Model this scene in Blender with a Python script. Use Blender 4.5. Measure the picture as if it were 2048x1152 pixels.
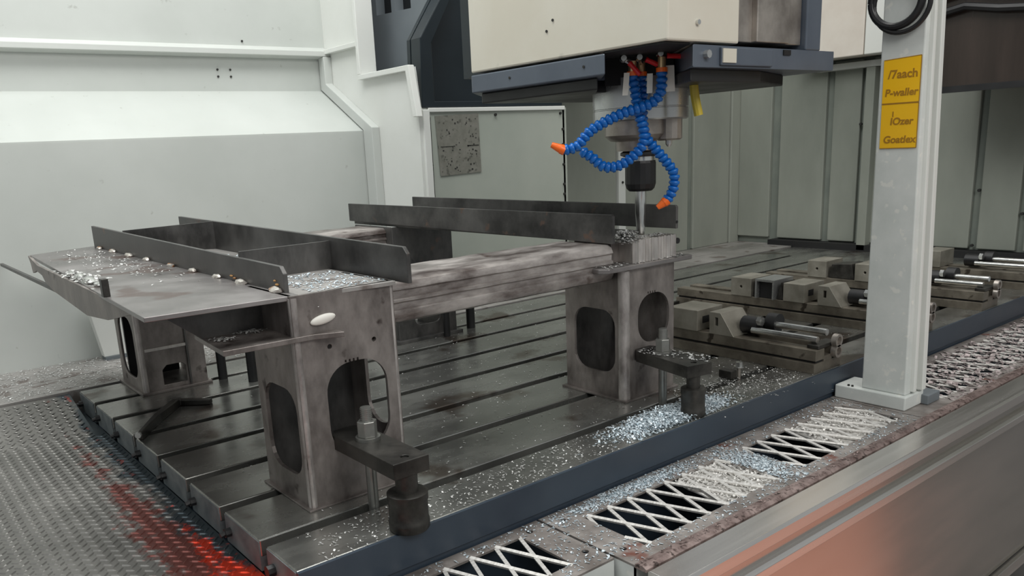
import bpy, bmesh, math, random
from mathutils import Vector, Matrix
from mathutils.geometry import tessellate_polygon
random.seed(7)
for o in list(bpy.data.objects): bpy.data.objects.remove(o)
scn = bpy.context.scene
C = scn.collection
PI = math.pi

# ------------------------------------------------------------ camera
cam_d = bpy.data.cameras.new('camera'); cam = bpy.data.objects.new('camera', cam_d); C.objects.link(cam)
F = 1623.414; PP = (947.88, 697.40)
RX = Vector((0.78754, -0.61410, -0.05169)); DN = Vector((-0.18658, -0.15766, -0.96971)); FW = Vector((0.58734, 0.77332, -0.23874))
m = Matrix((RX, -DN, -FW)).transposed().to_4x4(); m.translation = Vector((-0.44230, -1.04865, 0.6)); cam.matrix_world = m
cam_d.sensor_width = 36; cam_d.lens = F / 2048 * 36
cam_d.shift_x = (1024 - PP[0]) / 2048; cam_d.shift_y = (PP[1] - 576) / 2048
cam_d.clip_start = 0.02; cam_d.clip_end = 60
scn.camera = cam

# ------------------------------------------------------------ light
w = bpy.data.worlds.new('hall'); scn.world = w; w.use_nodes = True
bg = w.node_tree.nodes['Background']; bg.inputs[0].default_value = (0.93, 0.98, 1.0, 1); bg.inputs[1].default_value = 0.37
def area(name, loc, tgt, sx, sy, power, col=(1, 1, 1)):
    d = bpy.data.lights.new(name, 'AREA'); d.shape = 'RECTANGLE'; d.size = sx; d.size_y = sy; d.energy = power; d.color = col
    o = bpy.data.objects.new(name, d); C.objects.link(o); o.location = loc
    o.rotation_euler = (Vector(tgt) - Vector(loc)).to_track_quat('-Z', 'Y').to_euler(); return o
area('ceiling_lamp', (0.1, 0.75, 3.1), (0.3, 1.0, 0), 2.6, 1.2, 90, (0.98, 1.0, 0.98))
area('ceiling_lamp', (2.4, 0.5, 3.2), (2.4, 0.8, 0), 1.6, 1.0, 30, (1.0, 0.97, 0.92))
area('hall_lamp', (0.2, -3.0, 2.6), (1.2, 0.3, 0.5), 3.0, 1.2, 72, (1.0, 0.98, 0.94))
scn.view_settings.view_transform = 'Standard'; scn.view_settings.look = 'None'
scn.view_settings.exposure = 0.0; scn.view_settings.gamma = 1.0; scn.view_settings.use_curve_mapping = False

# ------------------------------------------------------------ materials
def mat(name, c1, c2=None, metal=0.0, rough=0.5, rvar=0.1, scale=6.0, stretch=(1, 1, 1), c3=None, spot=0.0, spotscale=60, bump=0.0, bscale=80, lo=0.35, hi=0.65):
    M = bpy.data.materials.new(name); M.use_nodes = True; nt = M.node_tree; N = nt.nodes; L = nt.links
    b = N['Principled BSDF']; b.inputs['Metallic'].default_value = metal
    tc = N.new('ShaderNodeTexCoord'); mp = N.new('ShaderNodeMapping'); mp.inputs['Scale'].default_value = stretch
    L.new(tc.outputs['Object'], mp.inputs[0])
    nz = N.new('ShaderNodeTexNoise'); nz.inputs['Scale'].default_value = scale; nz.inputs['Detail'].default_value = 6; nz.inputs['Roughness'].default_value = 0.62
    L.new(mp.outputs[0], nz.inputs['Vector'])
    rp = N.new('ShaderNodeValToRGB'); e = rp.color_ramp.elements
    e[0].position = lo; e[0].color = (*c1, 1); e[1].position = hi; e[1].color = (*(c2 or c1), 1)
    L.new(nz.outputs['Fac'], rp.inputs[0]); col = rp.outputs[0]
    if c3:
        n2 = N.new('ShaderNodeTexNoise'); n2.inputs['Scale'].default_value = spotscale; n2.inputs['Detail'].default_value = 4
        L.new(tc.outputs['Object'], n2.inputs['Vector'])
        r2 = N.new('ShaderNodeValToRGB'); r2.color_ramp.elements[0].position = 1 - spot; r2.color_ramp.elements[1].position = min(1, 1 - spot + 0.06)
        L.new(n2.outputs['Fac'], r2.inputs[0])
        mx = N.new('ShaderNodeMix'); mx.data_type = 'RGBA'; L.new(r2.outputs[0], mx.inputs[0]); L.new(col, mx.inputs[6]); mx.inputs[7].default_value = (*c3, 1); col = mx.outputs[2]
    L.new(col, b.inputs['Base Color'])
    mr = N.new('ShaderNodeMapRange'); mr.inputs[3].default_value = max(0.03, rough - rvar); mr.inputs[4].default_value = min(1, rough + rvar)
    mr.inputs[1].default_value = 0.3; mr.inputs[2].default_value = 0.7
    L.new(nz.outputs['Fac'], mr.inputs[0]); L.new(mr.outputs[0], b.inputs['Roughness'])
    if bump:
        n3 = N.new('ShaderNodeTexNoise'); n3.inputs['Scale'].default_value = bscale; n3.inputs['Detail'].default_value = 4; L.new(mp.outputs[0], n3.inputs['Vector'])
        bp = N.new('ShaderNodeBump'); bp.inputs['Strength'].default_value = bump; bp.inputs['Distance'].default_value = 0.002
        L.new(n3.outputs['Fac'], bp.inputs['Height']); L.new(bp.outputs[0], b.inputs['Normal'])
    return M
K = {}
K['wall'] = mat('enclosure paint', (.485, .507, .48), (.535, .556, .53), 0, .45, .1, 2.0, c3=(.40, .41, .385), spot=.31, spotscale=28)
K['wallhi'] = mat('clean enclosure paint', (.53, .55, .525), (.57, .585, .56), 0, .42, .08, 2.0)
K['white'] = mat('white trim paint', (.74, .75, .72), (.70, .71, .67), 0, .4, .1, 3)
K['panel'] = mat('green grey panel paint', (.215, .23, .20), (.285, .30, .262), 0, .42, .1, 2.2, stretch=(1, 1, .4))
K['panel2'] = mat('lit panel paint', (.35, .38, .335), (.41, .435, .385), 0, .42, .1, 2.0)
K['rib'] = mat('panel rib paint', (.16, .18, .16), (.20, .22, .19), 0, .5)
K['cream'] = mat('cream head cover', (.66, .62, .52), (.72, .69, .60), 0, .38, .08, 3, c3=(.45, .43, .36), spot=.30, spotscale=14)
K['cream2'] = mat('cream column paint', (.66, .60, .53), (.72, .67, .60), 0, .4)
K['frame'] = mat('slate frame paint', (.075, .092, .12), (.10, .12, .15), 0, .38, .08, 6)
K['navy'] = mat('navy machine paint', (.008, .014, .018), (.012, .020, .026), 0, .4, .08, 3)
K['slate'] = mat('grey machine paint', (.14, .16, .175), (.16, .18, .195), 0, .45)
K['black'] = mat('black paint', (.008, .008, .009), (.014, .014, .015), 0, .45)
K['void'] = mat('dark recess', (.006, .006, .007), (.01, .01, .01), 0, .7)  # near-black colour standing in for shade inside gaps and recesses
K['table'] = mat('machined table steel', (.27, .27, .255), (.42, .42, .395), .85, .26, .08, 5, stretch=(1, 2.5, 1), bump=.04, bscale=300, c3=(.16, .135, .115), spot=.40, spotscale=5)
K['slot'] = mat('slot steel', (.03, .03, .03), (.05, .05, .045), .5, .6)
K['blue'] = mat('blue grey side paint', (.026, .038, .056), (.040, .055, .075), 0, .38, .08, 4)
K['endpaint'] = mat('bar end paint', (.12, .14, .15), (.22, .24, .24), .3, .5, .1, 20)
K['tread'] = mat('worn tread steel', (.32, .30, .27), (.44, .42, .39), .75, .42, .1, 30)
K['nut'] = mat('plated nut steel', (.22, .22, .205), (.40, .40, .38), .8, .35)
K['workl'] = mat('pale corner steel', (.24, .215, .205), (.62, .58, .555), .6, .38, .1, 12, stretch=(1.5, 1.5, .7), c3=(.12, .09, .08), spot=.38, spotscale=14)  # paler, streaked steel for the rounded corners
K['work'] = mat('scaled mild steel', (.095, .080, .074), (.36, .325, .305), .6, .44, .12, 9, stretch=(1.5, 1.5, .8), c3=(.06, .045, .04), spot=.355, spotscale=17, bump=.15, bscale=120, lo=.3, hi=.68)
K['workx'] = mat('scaled tube steel', (.12, .095, .087), (.54, .50, .475), .55, .42, .12, 9, stretch=(.8, 1.8, 2.2), c3=(.08, .05, .04), spot=.36, spotscale=12, bump=.12, bscale=100, lo=.34, hi=.66)
K['workd'] = mat('dark mill scale', (.055, .054, .053), (.15, .145, .14), .6, .42, .12, 7, stretch=(2, 1, 1), c3=(.16, .11, .09), spot=.33, spotscale=20, bump=.1)
K['plate'] = mat('scaled plate steel', (.17, .157, .153), (.34, .32, .315), .6, .36, .12, 4, c3=(.15, .11, .10), spot=.40, spotscale=7, bump=.08)
K['ledge'] = mat('dusty ledge steel', (.26, .25, .235), (.42, .40, .385), .45, .42, .12, 4, c3=(.20, .17, .155), spot=.40, spotscale=12)
K['milled'] = mat('fresh milled steel', (.44, .41, .385), (.66, .62, .585), .8, .35, .1, 16, stretch=(2, 2, .5))
K['chrome'] = mat('bright steel', (.55, .55, .53), (.72, .72, .70), .95, .22, .08, 20)
K['spindle'] = mat('ground spindle steel', (.42, .43, .43), (.58, .58, .57), .8, .30, .08, 5)
K['spindlew'] = mat('worn spindle steel', (.27, .24, .215), (.46, .42, .38), .7, .35, .08, 12)
K['darksteel'] = mat('black oxide steel', (.032, .031, .029), (.085, .08, .072), .7, .42, .1, 18, bump=.08)
K['vise'] = mat('oily vise steel', (.115, .10, .08), (.235, .21, .17), .55, .42, .12, 12, c3=(.05, .04, .03), spot=.38, spotscale=20, bump=.05)
K['jaw'] = mat('ground jaw steel', (.22, .205, .17), (.33, .31, .265), .45, .42, .1, 14)
K['hoseblue'] = mat('blue plastic', (.003, .10, .40), (.006, .15, .52), 0, .32, .05, 30)
K['orange'] = mat('orange plastic', (.85, .13, .012), (.92, .18, .02), 0, .35)
K['red'] = mat('red lever coating', (.55, .012, .02), (.68, .02, .02), 0, .3)
K['brass'] = mat('brass fitting', (.62, .42, .22), (.75, .55, .32), .8, .35)
K['tag'] = mat('white card tag', (.72, .69, .64), (.78, .76, .70), 0, .6)
K['yellow'] = mat('yellow hose', (.42, .33, .03), (.55, .42, .04), 0, .4)
K['sticker'] = mat('amber sticker', (.90, .50, .008), (.93, .54, .012), 0, .35)
K['ink'] = mat('faded ink', (.34, .16, .01), (.42, .21, .012), 0, .5)
K['post'] = mat('pale post paint', (.58, .61, .585), (.68, .70, .675), 0, .42, .08, 9, c3=(.74, .745, .70), spot=.38, spotscale=40)
K['gutter'] = mat('grimy gutter steel', (.20, .175, .16), (.37, .34, .32), .4, .5, .12, 14, c3=(.20, .085, .065), spot=.37, spotscale=10, bump=.1)
K['mesh'] = mat('zinc mesh strands', (.55, .53, .50), (.75, .73, .70), .35, .4, .1, 30)
K['rail'] = mat('brushed stainless rail', (.62, .59, .56), (.78, .75, .72), .9, .24, .06, 3, stretch=(.3, 8, 8))
K['railb'] = mat('rail rust lip', (.16, .11, .10), (.36, .28, .26), .5, .5, .1, 30, c3=(.07, .05, .045), spot=.40, spotscale=70, bump=.3)
K['sheet'] = mat('brushed stainless sheet', (.50, .47, .44), (.60, .57, .54), .95, .20, .05, 2, stretch=(.5, 1, 3))
K['chip'] = mat('steel chips', (.30, .30, .29), (.80, .80, .78), .35, .4, .1, 200)
K['chipb'] = mat('bluish steel chips', (.22, .30, .35), (.82, .88, .92), .25, .4, .1, 150)
K['rustbead'] = mat('weld spatter', (.45, .40, .36), (.70, .67, .62), .6, .4, .1, 120, c3=(.42, .17, .04), spot=.42, spotscale=30)
K['chipp'] = mat('pinkish stained chips', (.16, .12, .12), (.62, .54, .53), .3, .45, .1, 60)
K['rust'] = mat('orange rust', (.24, .10, .03), (.48, .27, .10), 0, .7, .1, 60)
K['rubber'] = mat('black rubber cable', (.010, .010, .011), (.016, .016, .017), 0, .4)
K['plaque'] = mat('stained notice paper', (.19, .19, .16), (.245, .24, .21), .2, .55, .1, 30, c3=(.13, .13, .11), spot=.42, spotscale=45)
K['glass'] = mat('dark window', (.004, .005, .006), (.006, .007, .008), 0, .12)
K['brown'] = mat('dark cover brown reflection', (.028, .020, .016), (.05, .036, .03), .2, .22, .06, 2, stretch=(1, 4, .5))  # brown tint stands in for a reflection in the dark cover

# floor plate paint with worn red and blue patches near the table end
def plate_mat():
    M = mat('worn checker plate', (.17, .165, .155), (.28, .27, .255), .7, .40, .1, 3, bump=.05)
    nt = M.node_tree; N = nt.nodes; L = nt.links; b = N['Principled BSDF']; base = b.inputs['Base Color'].links[0].from_socket
    g = N.new('ShaderNodeNewGeometry'); sp = N.new('ShaderNodeSeparateXYZ'); L.new(g.outputs['Position'], sp.inputs[0])
    def band(c, wd, col, sc, th, base, ylo, yhi):
        nz = N.new('ShaderNodeTexNoise'); nz.inputs['Scale'].default_value = sc; nz.inputs['Detail'].default_value = 7; nz.inputs['Roughness'].default_value = .7
        L.new(g.outputs['Position'], nz.inputs['Vector'])
        a = N.new('ShaderNodeMath'); a.operation = 'SUBTRACT'; L.new(sp.outputs[0], a.inputs[0]); a.inputs[1].default_value = c
        a2 = N.new('ShaderNodeMath'); a2.operation = 'ABSOLUTE'; L.new(a.outputs[0], a2.inputs[0])
        r = N.new('ShaderNodeMapRange'); L.new(a2.outputs[0], r.inputs[0]); r.inputs[1].default_value = 0; r.inputs[2].default_value = wd; r.inputs[3].default_value = .32; r.inputs[4].default_value = -.25
        ry = N.new('ShaderNodeMapRange'); L.new(sp.outputs[1], ry.inputs[0]); ry.inputs[1].default_value = ylo; ry.inputs[2].default_value = yhi; ry.inputs[3].default_value = .06; ry.inputs[4].default_value = -.22
        s = N.new('ShaderNodeMath'); L.new(nz.outputs[0], s.inputs[0]); L.new(r.outputs[0], s.inputs[1])
        s2 = N.new('ShaderNodeMath'); L.new(s.outputs[0], s2.inputs[0]); L.new(ry.outputs[0], s2.inputs[1])
        t = N.new('ShaderNodeMapRange'); L.new(s2.outputs[0], t.inputs[0]); t.inputs[1].default_value = th; t.inputs[2].default_value = th + .1
        mx = N.new('ShaderNodeMix'); mx.data_type = 'RGBA'; L.new(t.outputs[0], mx.inputs[0]); L.new(base, mx.inputs[6]); mx.inputs[7].default_value = (*col, 1)
        return mx.outputs[2]
    c = band(0.0, .12, (.05, .065, .075), 9, .58, base, 1.4, 1.8)
    c = band(-.085, .12, (.19, .065, .055), 24, .66, c, .35, 1.2)
    c = band(-.035, .085, (.66, .05, .02), 26, .66, c, .16, .50)
    L.new(c, b.inputs['Base Color']); return M
K['checker'] = plate_mat()
def floor_mat():
    M = mat('hall floor with added orange', (.14, .13, .12), (.19, .18, .165), 0, .35)
    nt = M.node_tree; N = nt.nodes; L = nt.links; b = N['Principled BSDF']; base = b.inputs['Base Color'].links[0].from_socket
    g = N.new('ShaderNodeNewGeometry'); sp = N.new('ShaderNodeSeparateXYZ'); L.new(g.outputs['Position'], sp.inputs[0])
    k = N.new('ShaderNodeMath'); k.operation = 'MULTIPLY_ADD'; L.new(sp.outputs[1], k.inputs[0]); k.inputs[1].default_value = 1.87; L.new(sp.outputs[0], k.inputs[2])
    def cmp(sock, op, v):
        q = N.new('ShaderNodeMath'); q.operation = op; L.new(sock, q.inputs[0]); q.inputs[1].default_value = v; return q.outputs[0]
    def mul(a, b_):
        q = N.new('ShaderNodeMath'); q.operation = 'MULTIPLY'; L.new(a, q.inputs[0]); L.new(b_, q.inputs[1]); return q
    t = mul(mul(cmp(k.outputs[0], 'LESS_THAN', .75), cmp(sp.outputs[1], 'GREATER_THAN', -1.7)).outputs[0], cmp(sp.outputs[0], 'GREATER_THAN', 1.0))
    mx = N.new('ShaderNodeMix'); mx.data_type = 'RGBA'; L.new(t.outputs[0], mx.inputs[0]); L.new(base, mx.inputs[6]); mx.inputs[7].default_value = (.78, .36, .26, 1)  # unseen orange zone added, shaped for its reflection in the skirt sheet
    L.new(mx.outputs[2], b.inputs['Base Color']); return M
K['floor'] = floor_mat()

# ------------------------------------------------------------ helpers
def tag(o, label, cat, group=None):
    o['label'] = label; o['category'] = cat
    if group: o['group'] = group
    return o
def thing(name, label, cat, loc=(0, 0, 0), group=None, rz=0):
    o = bpy.data.objects.new(name, None); C.objects.link(o); o.empty_display_size = .02
    o.location = loc; o.rotation_euler = (0, 0, rz); return tag(o, label, cat, group)
def wloc(p):
    v = Vector((0, 0, 0))
    while p is not None: v += p.location; p = p.parent
    return v
def obj(name, bm, material, parent=None, kind=None, bevel=0, smooth=False, label=None):
    """bm is in world coordinates; the object's origin goes to the parent's place, or to its own foot when top-level"""
    bmesh.ops.recalc_face_normals(bm, faces=bm.faces)
    off = wloc(parent)
    if parent is None:
        xs = [v.co for v in bm.verts]
        off = Vector(((min(v.x for v in xs) + max(v.x for v in xs)) / 2, (min(v.y for v in xs) + max(v.y for v in xs)) / 2, min(v.z for v in xs)))
    for v in bm.verts: v.co -= off
    me = bpy.data.meshes.new(name); bm.to_mesh(me); bm.free(); me.materials.append(material)
    if smooth:
        for p in me.polygons: p.use_smooth = True
        me.set_sharp_from_angle(angle=math.radians(35))
    o = bpy.data.objects.new(name, me); C.objects.link(o)
    if parent is None: o.location = off
    else: o.parent = parent
    if bevel:
        b = o.modifiers.new('bevel', 'BEVEL'); b.width = bevel; b.segments = 2; b.limit_method = 'ANGLE'; b.angle_limit = math.radians(40)
    if kind: o['kind'] = kind
    if label: o['label'] = label
    return o
def struct(name, bm, material, parent=None, bevel=0):
    return obj(name, bm, material, parent, None if parent else 'structure', bevel)
def NB(): return bmesh.new()
def box(bm, x0, x1, y0, y1, z0, z1):
    vs = [bm.verts.new(p) for p in ((x0, y0, z0), (x1, y0, z0), (x1, y1, z0), (x0, y1, z0), (x0, y0, z1), (x1, y0, z1), (x1, y1, z1), (x0, y1, z1))]
    for f in ((3, 2, 1, 0), (4, 5, 6, 7), (0, 1, 5, 4), (1, 2, 6, 5), (2, 3, 7, 6), (3, 0, 4, 7)): bm.faces.new([vs[i] for i in f])
    return bm
def B(*a): return box(NB(), *a)
def hexa(bm, bot, top):
    """eight corners, four below and four above"""
    vs = [bm.verts.new(p) for p in list(bot) + list(top)]
    for f in ((3, 2, 1, 0), (4, 5, 6, 7), (0, 1, 5, 4), (1, 2, 6, 5), (2, 3, 7, 6), (3, 0, 4, 7)): bm.faces.new([vs[i] for i in f])
    return bm
def cyl(bm, p0, p1, r0, r1=None, n=20, cap=True):
    r1 = r0 if r1 is None else r1; p0 = Vector(p0); p1 = Vector(p1); d = (p1 - p0).normalized()
    a = d.orthogonal().normalized(); b = d.cross(a); r = []
    for p, rr in ((p0, r0), (p1, r1)):
        r.append([bm.verts.new(p + a * math.cos(2 * PI * i / n) * rr + b * math.sin(2 * PI * i / n) * rr) for i in range(n)])
    for i in range(n): bm.faces.new((r[0][i], r[0][(i + 1) % n], r[1][(i + 1) % n], r[1][i]))
    if cap: bm.faces.new(r[0][::-1]); bm.faces.new(r[1])
    return bm
def lathe(bm, cx, cy, prof, n=32):
    """prof: list of (z, r) from top to bottom"""
    rings = []
    for z, r in prof: rings.append([bm.verts.new((cx + r * math.cos(2 * PI * i / n), cy + r * math.sin(2 * PI * i / n), z)) for i in range(n)])
    for a, b in zip(rings, rings[1:]):
        for i in range(n): bm.faces.new((a[i], a[(i + 1) % n], b[(i + 1) % n], b[i]))
    bm.faces.new(rings[0]); bm.faces.new(rings[-1][::-1]); return bm
def tube(bm, pts, r, n=10):
    pts = [Vector(p) for p in pts]; rings = []; a = None
    for i, p in enumerate(pts):
        d = (pts[min(i + 1, len(pts) - 1)] - pts[max(i - 1, 0)]).normalized()
        a = d.orthogonal().normalized() if a is None else (a - d * a.dot(d)).normalized()
        b = d.cross(a); rings.append([bm.verts.new(p + a * math.cos(2 * PI * k / n) * r + b * math.sin(2 * PI * k / n) * r) for k in range(n)])
    for q, s in zip(rings, rings[1:]):
        for k in range(n): bm.faces.new((q[k], q[(k + 1) % n], s[(k + 1) % n], s[k]))
    bm.faces.new(rings[0][::-1]); bm.faces.new(rings[-1]); return bm
def plate(bm, outer, holes, o, u, v, th):
    """flat plate with holes: 2-D outlines on axes u, v from o, thickness th along u x v"""
    o = Vector(o); u = Vector(u); v = Vector(v); nn = u.cross(v).normalized() * th
    loops = [outer] + list(holes)
    tri = tessellate_polygon([[Vector((p[0], p[1], 0)) for p in l] for l in loops])
    flat = [p for l in loops for p in l]
    a = [bm.verts.new(o + u * p[0] + v * p[1]) for p in flat]; b = [bm.verts.new(o + u * p[0] + v * p[1] + nn) for p in flat]
    for t in tri:
        try: bm.faces.new([a[i] for i in t]); bm.faces.new([b[i] for i in reversed(t)])
        except ValueError: pass
    k = 0
    for l in loops:
        m_ = len(l)
        for i in range(m_):
            j = (i + 1) % m_; bm.faces.new((a[k + i], a[k + j], b[k + j], b[k + i]))
        k += m_
    return bm
def rrect(x0, x1, y0, y1, r, n=5):
    out = []
    for cx, cy, a0 in ((x1 - r, y1 - r, 0), (x0 + r, y1 - r, 90), (x0 + r, y0 + r, 180), (x1 - r, y0 + r, 270)):
        for i in range(n + 1):
            a = math.radians(a0 + 90 * i / n); out.append((cx + r * math.cos(a), cy + r * math.sin(a)))
    return out
def circ(cx, cy, r, n=12): return [(cx + r * math.cos(2 * PI * i / n), cy + r * math.sin(2 * PI * i / n)) for i in range(n)]
def prism_x(bm, prof, x0, x1):
    """closed (y, z) outline extruded along x"""
    a = [bm.verts.new((x0, y, z)) for y, z in prof]; b = [bm.verts.new((x1, y, z)) for y, z in prof]; n = len(prof)
    for i in range(n): bm.faces.new((a[i], a[(i + 1) % n], b[(i + 1) % n], b[i]))
    bm.faces.new(a); bm.faces.new(b[::-1]); return bm
def chips(bm, spots, zf, smin=.0015, smax=.005, curl=.6):
    """spots: list of (x, y); little bent slivers lying at height zf(x, y)"""
    for x, y in spots:
        s = random.uniform(smin, smax); wdt = s * random.uniform(.25, .6); a = random.uniform(0, PI); ca, sa = math.cos(a), math.sin(a)
        z = zf(x, y) if callable(zf) else zf
        h = s * random.uniform(.1, curl); t = random.uniform(-.4, .4) * wdt
        q = []
        for u_, zz in ((-s, 0.0003), (0, h), (s, random.uniform(0.0003, h))):
            for v_, dz in ((-wdt, 0.0003), (wdt, abs(t) + .0003)):
                q.append(bm.verts.new((x + u_ * ca - v_ * sa, y + u_ * sa + v_ * ca, z + zz + dz)))
        bm.faces.new((q[0], q[1], q[3], q[2])); bm.faces.new((q[2], q[3], q[5], q[4]))
    return bm
def rnd(n, x0, x1, y0, y1): return [(random.uniform(x0, x1), random.uniform(y0, y1)) for _ in range(n)]
def gauss(n, cx, cy, sx, sy): return [(random.gauss(cx, sx), random.gauss(cy, sy)) for _ in range(n)]
def copy_tree(o, parent=None):
    c = o.copy(); C.objects.link(c); c.parent = parent
    for ch in list(o.children): copy_tree(ch, c)
    return c

# ============================================================ SETTING
# hall floor in front of and under the machine
struct('floor', B(-5, 6, -5, 4, -1.0, -.95), K['floor'])
# left enclosure wall: vertical sheet, sloping shelf, upright band
bm = NB()
prism_x(bm, [(1.77, -.10), (1.77, .690), (2.08, .862), (2.08, 2.3), (2.12, 2.3), (2.12, .84), (1.81, .67), (1.81, -.10)], -2.6, 1.25)
wl = struct('wall_left', bm, K['wall'])
bm = NB(); prism_x(bm, [(1.7685, -.02), (1.7685, .686), (1.7705, .686), (1.7705, -.02)], -2.6, 1.249); obj('lower_sheet', bm, K['wall'], wl)
bm = NB(); prism_x(bm, [(2.035, .992), (2.035, 1.012), (2.0815, 1.03), (2.0815, .985)], -2.6, 1.249); struct('trim_1', bm, K['wallhi'], None, .002)
for x_, z_ in ((.79, .915), (.84, .915), (.79, .940), (.84, .940), (-.05, .935), (.9, 1.045)):
    bm = NB(); cyl(bm, (x_, 2.081, z_), (x_, 2.076, z_), .004, n=10); obj('rivet', bm, K['slot'], wl)
# end trim that follows the wall section
bm = NB(); prof = [(1.765, -.01), (1.765, .692), (2.075, .866), (2.075, .99), (2.03, .99), (2.03, .885), (1.70, .70), (1.70, -.01)]
prism_x(bm, prof, 1.215, 1.25); tr = struct('trim_2', bm, K['wallhi'], None, .003)
# stepped bulkhead
bm = NB(); out = [(2.12, -.01), (2.12, 2.3), (1.79, 2.3), (1.79, .894), (1.465, .894), (1.465, .886), (1.405, .75), (1.405, -.01)]
out = [(2.12, -.01), (2.12, 2.3), (1.79, 2.3), (1.79, .894), (1.464, .894), (1.43, .72), (1.43, -.01)]
plate(bm, out, [], (1.25, 0, 0), (0, 1, 0), (0, 0, 1), .05); wb = struct('wall_inner', bm, K['white'], None)
bm = B(1.225, 1.25, 1.46, 1.79, .878, .897); struct('trim_3', bm, K['white'], None, .002)
bm = NB(); hexa(bm, [(1.225, 1.405, .72), (1.25, 1.405, .72), (1.25, 1.43, .72), (1.225, 1.43, .72)], [(1.225, 1.44, .897), (1.25, 1.44, .897), (1.25, 1.465, .897), (1.225, 1.465, .897)]); struct('trim_4', bm, K['white'], None, .002)
bm = B(1.225, 1.25, 1.79, 2.08, 1.0, 1.018); struct('trim_5', bm, K['white'], None, .002)
bm = B(1.225, 1.30, 1.77, 1.79, .897, 2.3); struct('trim_6', bm, K['white'], None, .002)
# plaque panel that stands forward
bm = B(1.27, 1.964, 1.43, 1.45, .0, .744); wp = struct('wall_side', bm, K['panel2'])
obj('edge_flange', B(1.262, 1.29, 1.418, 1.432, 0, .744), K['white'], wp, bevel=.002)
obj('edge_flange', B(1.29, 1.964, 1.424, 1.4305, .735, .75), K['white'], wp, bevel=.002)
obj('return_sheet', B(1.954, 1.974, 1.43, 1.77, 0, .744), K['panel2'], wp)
for x_, z_ in ((1.287, .728), (1.60, .722), (1.94, .722), (1.952, .66), (1.952, .60), (1.952, .52), (1.952, .44), (1.952, .40), (1.29, .55)):
    bm = NB(); cyl(bm, (x_, 1.430, z_), (x_, 1.423, z_), .005, n=10); obj('bolt', bm, K['slot'], wp)
# rear part of the left wall, folded sheets
wr = struct('wall_rear', B(1.974, 3.70, 1.785, 1.82, -.02, 1.5), K['rib'])
for x0, x1 in ((1.98, 2.64), (2.70, 3.205), (3.25, 3.57)):
    obj('panel', B(x0, x1, 1.768, 1.786, .0, 1.2), K['panel'], wr, bevel=.004)
obj('upright_strip', B(2.645, 2.695, 1.755, 1.787, 0, 1.2), K['wallhi'], wr, bevel=.003)
obj('upright_strip', B(3.577, 3.66, 1.76, 1.787, 0, 1.2), K['panel'], wr, bevel=.003)
for x_, z_ in ((2.67, .40), (2.67, .5)):
    bm = NB(); cyl(bm, (x_, 1.756, z_), (x_, 1.750, z_), .006, n=8); obj('bolt', bm, K['slot'], wr)
# far wall
wf = struct('wall_far', B(3.672, 3.71, -1.6, 1.82, -.02, 1.6), K['rib'])
for y0, y1 in ((1.562, 1.76), (1.252, 1.508), (1.072, 1.214), (.528, 1.016), (.335, .493), (.0, .305), (-.35, -.03), (-.8, -.38)):
    obj('panel', B(3.65, 3.672, y0, y1, .035, .93), K['panel'], wf, bevel=.004)
for y_, z_ in ((1.775, .70), (1.775, .42), (1.775, .2), (1.775, .05), (1.065, .62), (1.04, .45), (1.04, .3), (1.04, .12), (.51, .05), (.50, .30), (.32, .2)):
    bm = NB(); cyl(bm, (3.655, y_, z_), (3.642, y_, z_), .007, n=8); obj('bolt', bm, K['slot'], wf)
obj('sill_gap', B(3.60, 3.68, -1.6, 1.53, -.03, .028), K['void'], wf)
struct('trim_7', B(3.60, 3.66, -.2, 1.29, .885, .915), K['wallhi'], None, .003)
struct('trim_8', B(3.60, 3.655, .985, 1.03, .0, .885), K['panel'], None, .003)

# ============================================================ TABLE
tb = thing('machine_table', 'long grey steel machining table cut by parallel slots, blue painted side', 'table', (1.6, .69, -.055))
P = .1785; XE = 3.30
obj('bed', B(.012, XE + .2, .004, 1.37, -.055, -.030), K['slot'], tb)
edges = [(.0, .1095)] + [(.1095 + .0285 + P * k, .1095 + P * (k + 1)) for k in range(7)]
edges[-1] = (edges[-1][0], 1.3625)
for i, (y0, y1) in enumerate(edges):
    bar = obj('table_bar', B(0, XE, y0, y1, -.030, 0), K['table'], tb, bevel=.0022)
    obj('end_face', B(-.0015, .012, y0 + .001, y1 - .001, -.055, -.003), K['endpaint'], tb)
    if i:
        bm = NB(); cyl(bm, (-.001, y1 - .022, -.030), (-.012, y1 - .022, -.030), .0085, n=8); cyl(bm, (-.011, y1 - .022, -.030), (-.020, y1 - .022, -.032), .005, n=8)
        obj('end_bolt', bm, K['black'], tb)
obj('side_plate', B(-.001, XE + .1, -.006, .002, -.062, -.001), K['blue'], tb, label='dark blue painted side of the table')
bm = NB(); cyl(bm, (-.001, .085, -.030), (-.014, .085, -.030), .010, n=8); obj('end_bolt', bm, K['black'], tb)
bm = NB(); box(bm, XE, 3.60, .0, 1.37, -.03, -.004); obj('table_extension', bm, K['table'], tb)
# ledge covers
lg = thing('ledge_cover', 'grey steel ledge strip covered in chips along left wall', 'cover', (0.8, 1.57, -.05))
obj('cover_plate', B(-1.8, 3.66, 1.386, 1.556, -.07, .001), K['ledge'], lg, bevel=.001)
obj('cover_plate', B(-1.8, 3.66, 1.562, 1.768, -.07, .001), K['ledge'], lg, bevel=.001)
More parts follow.
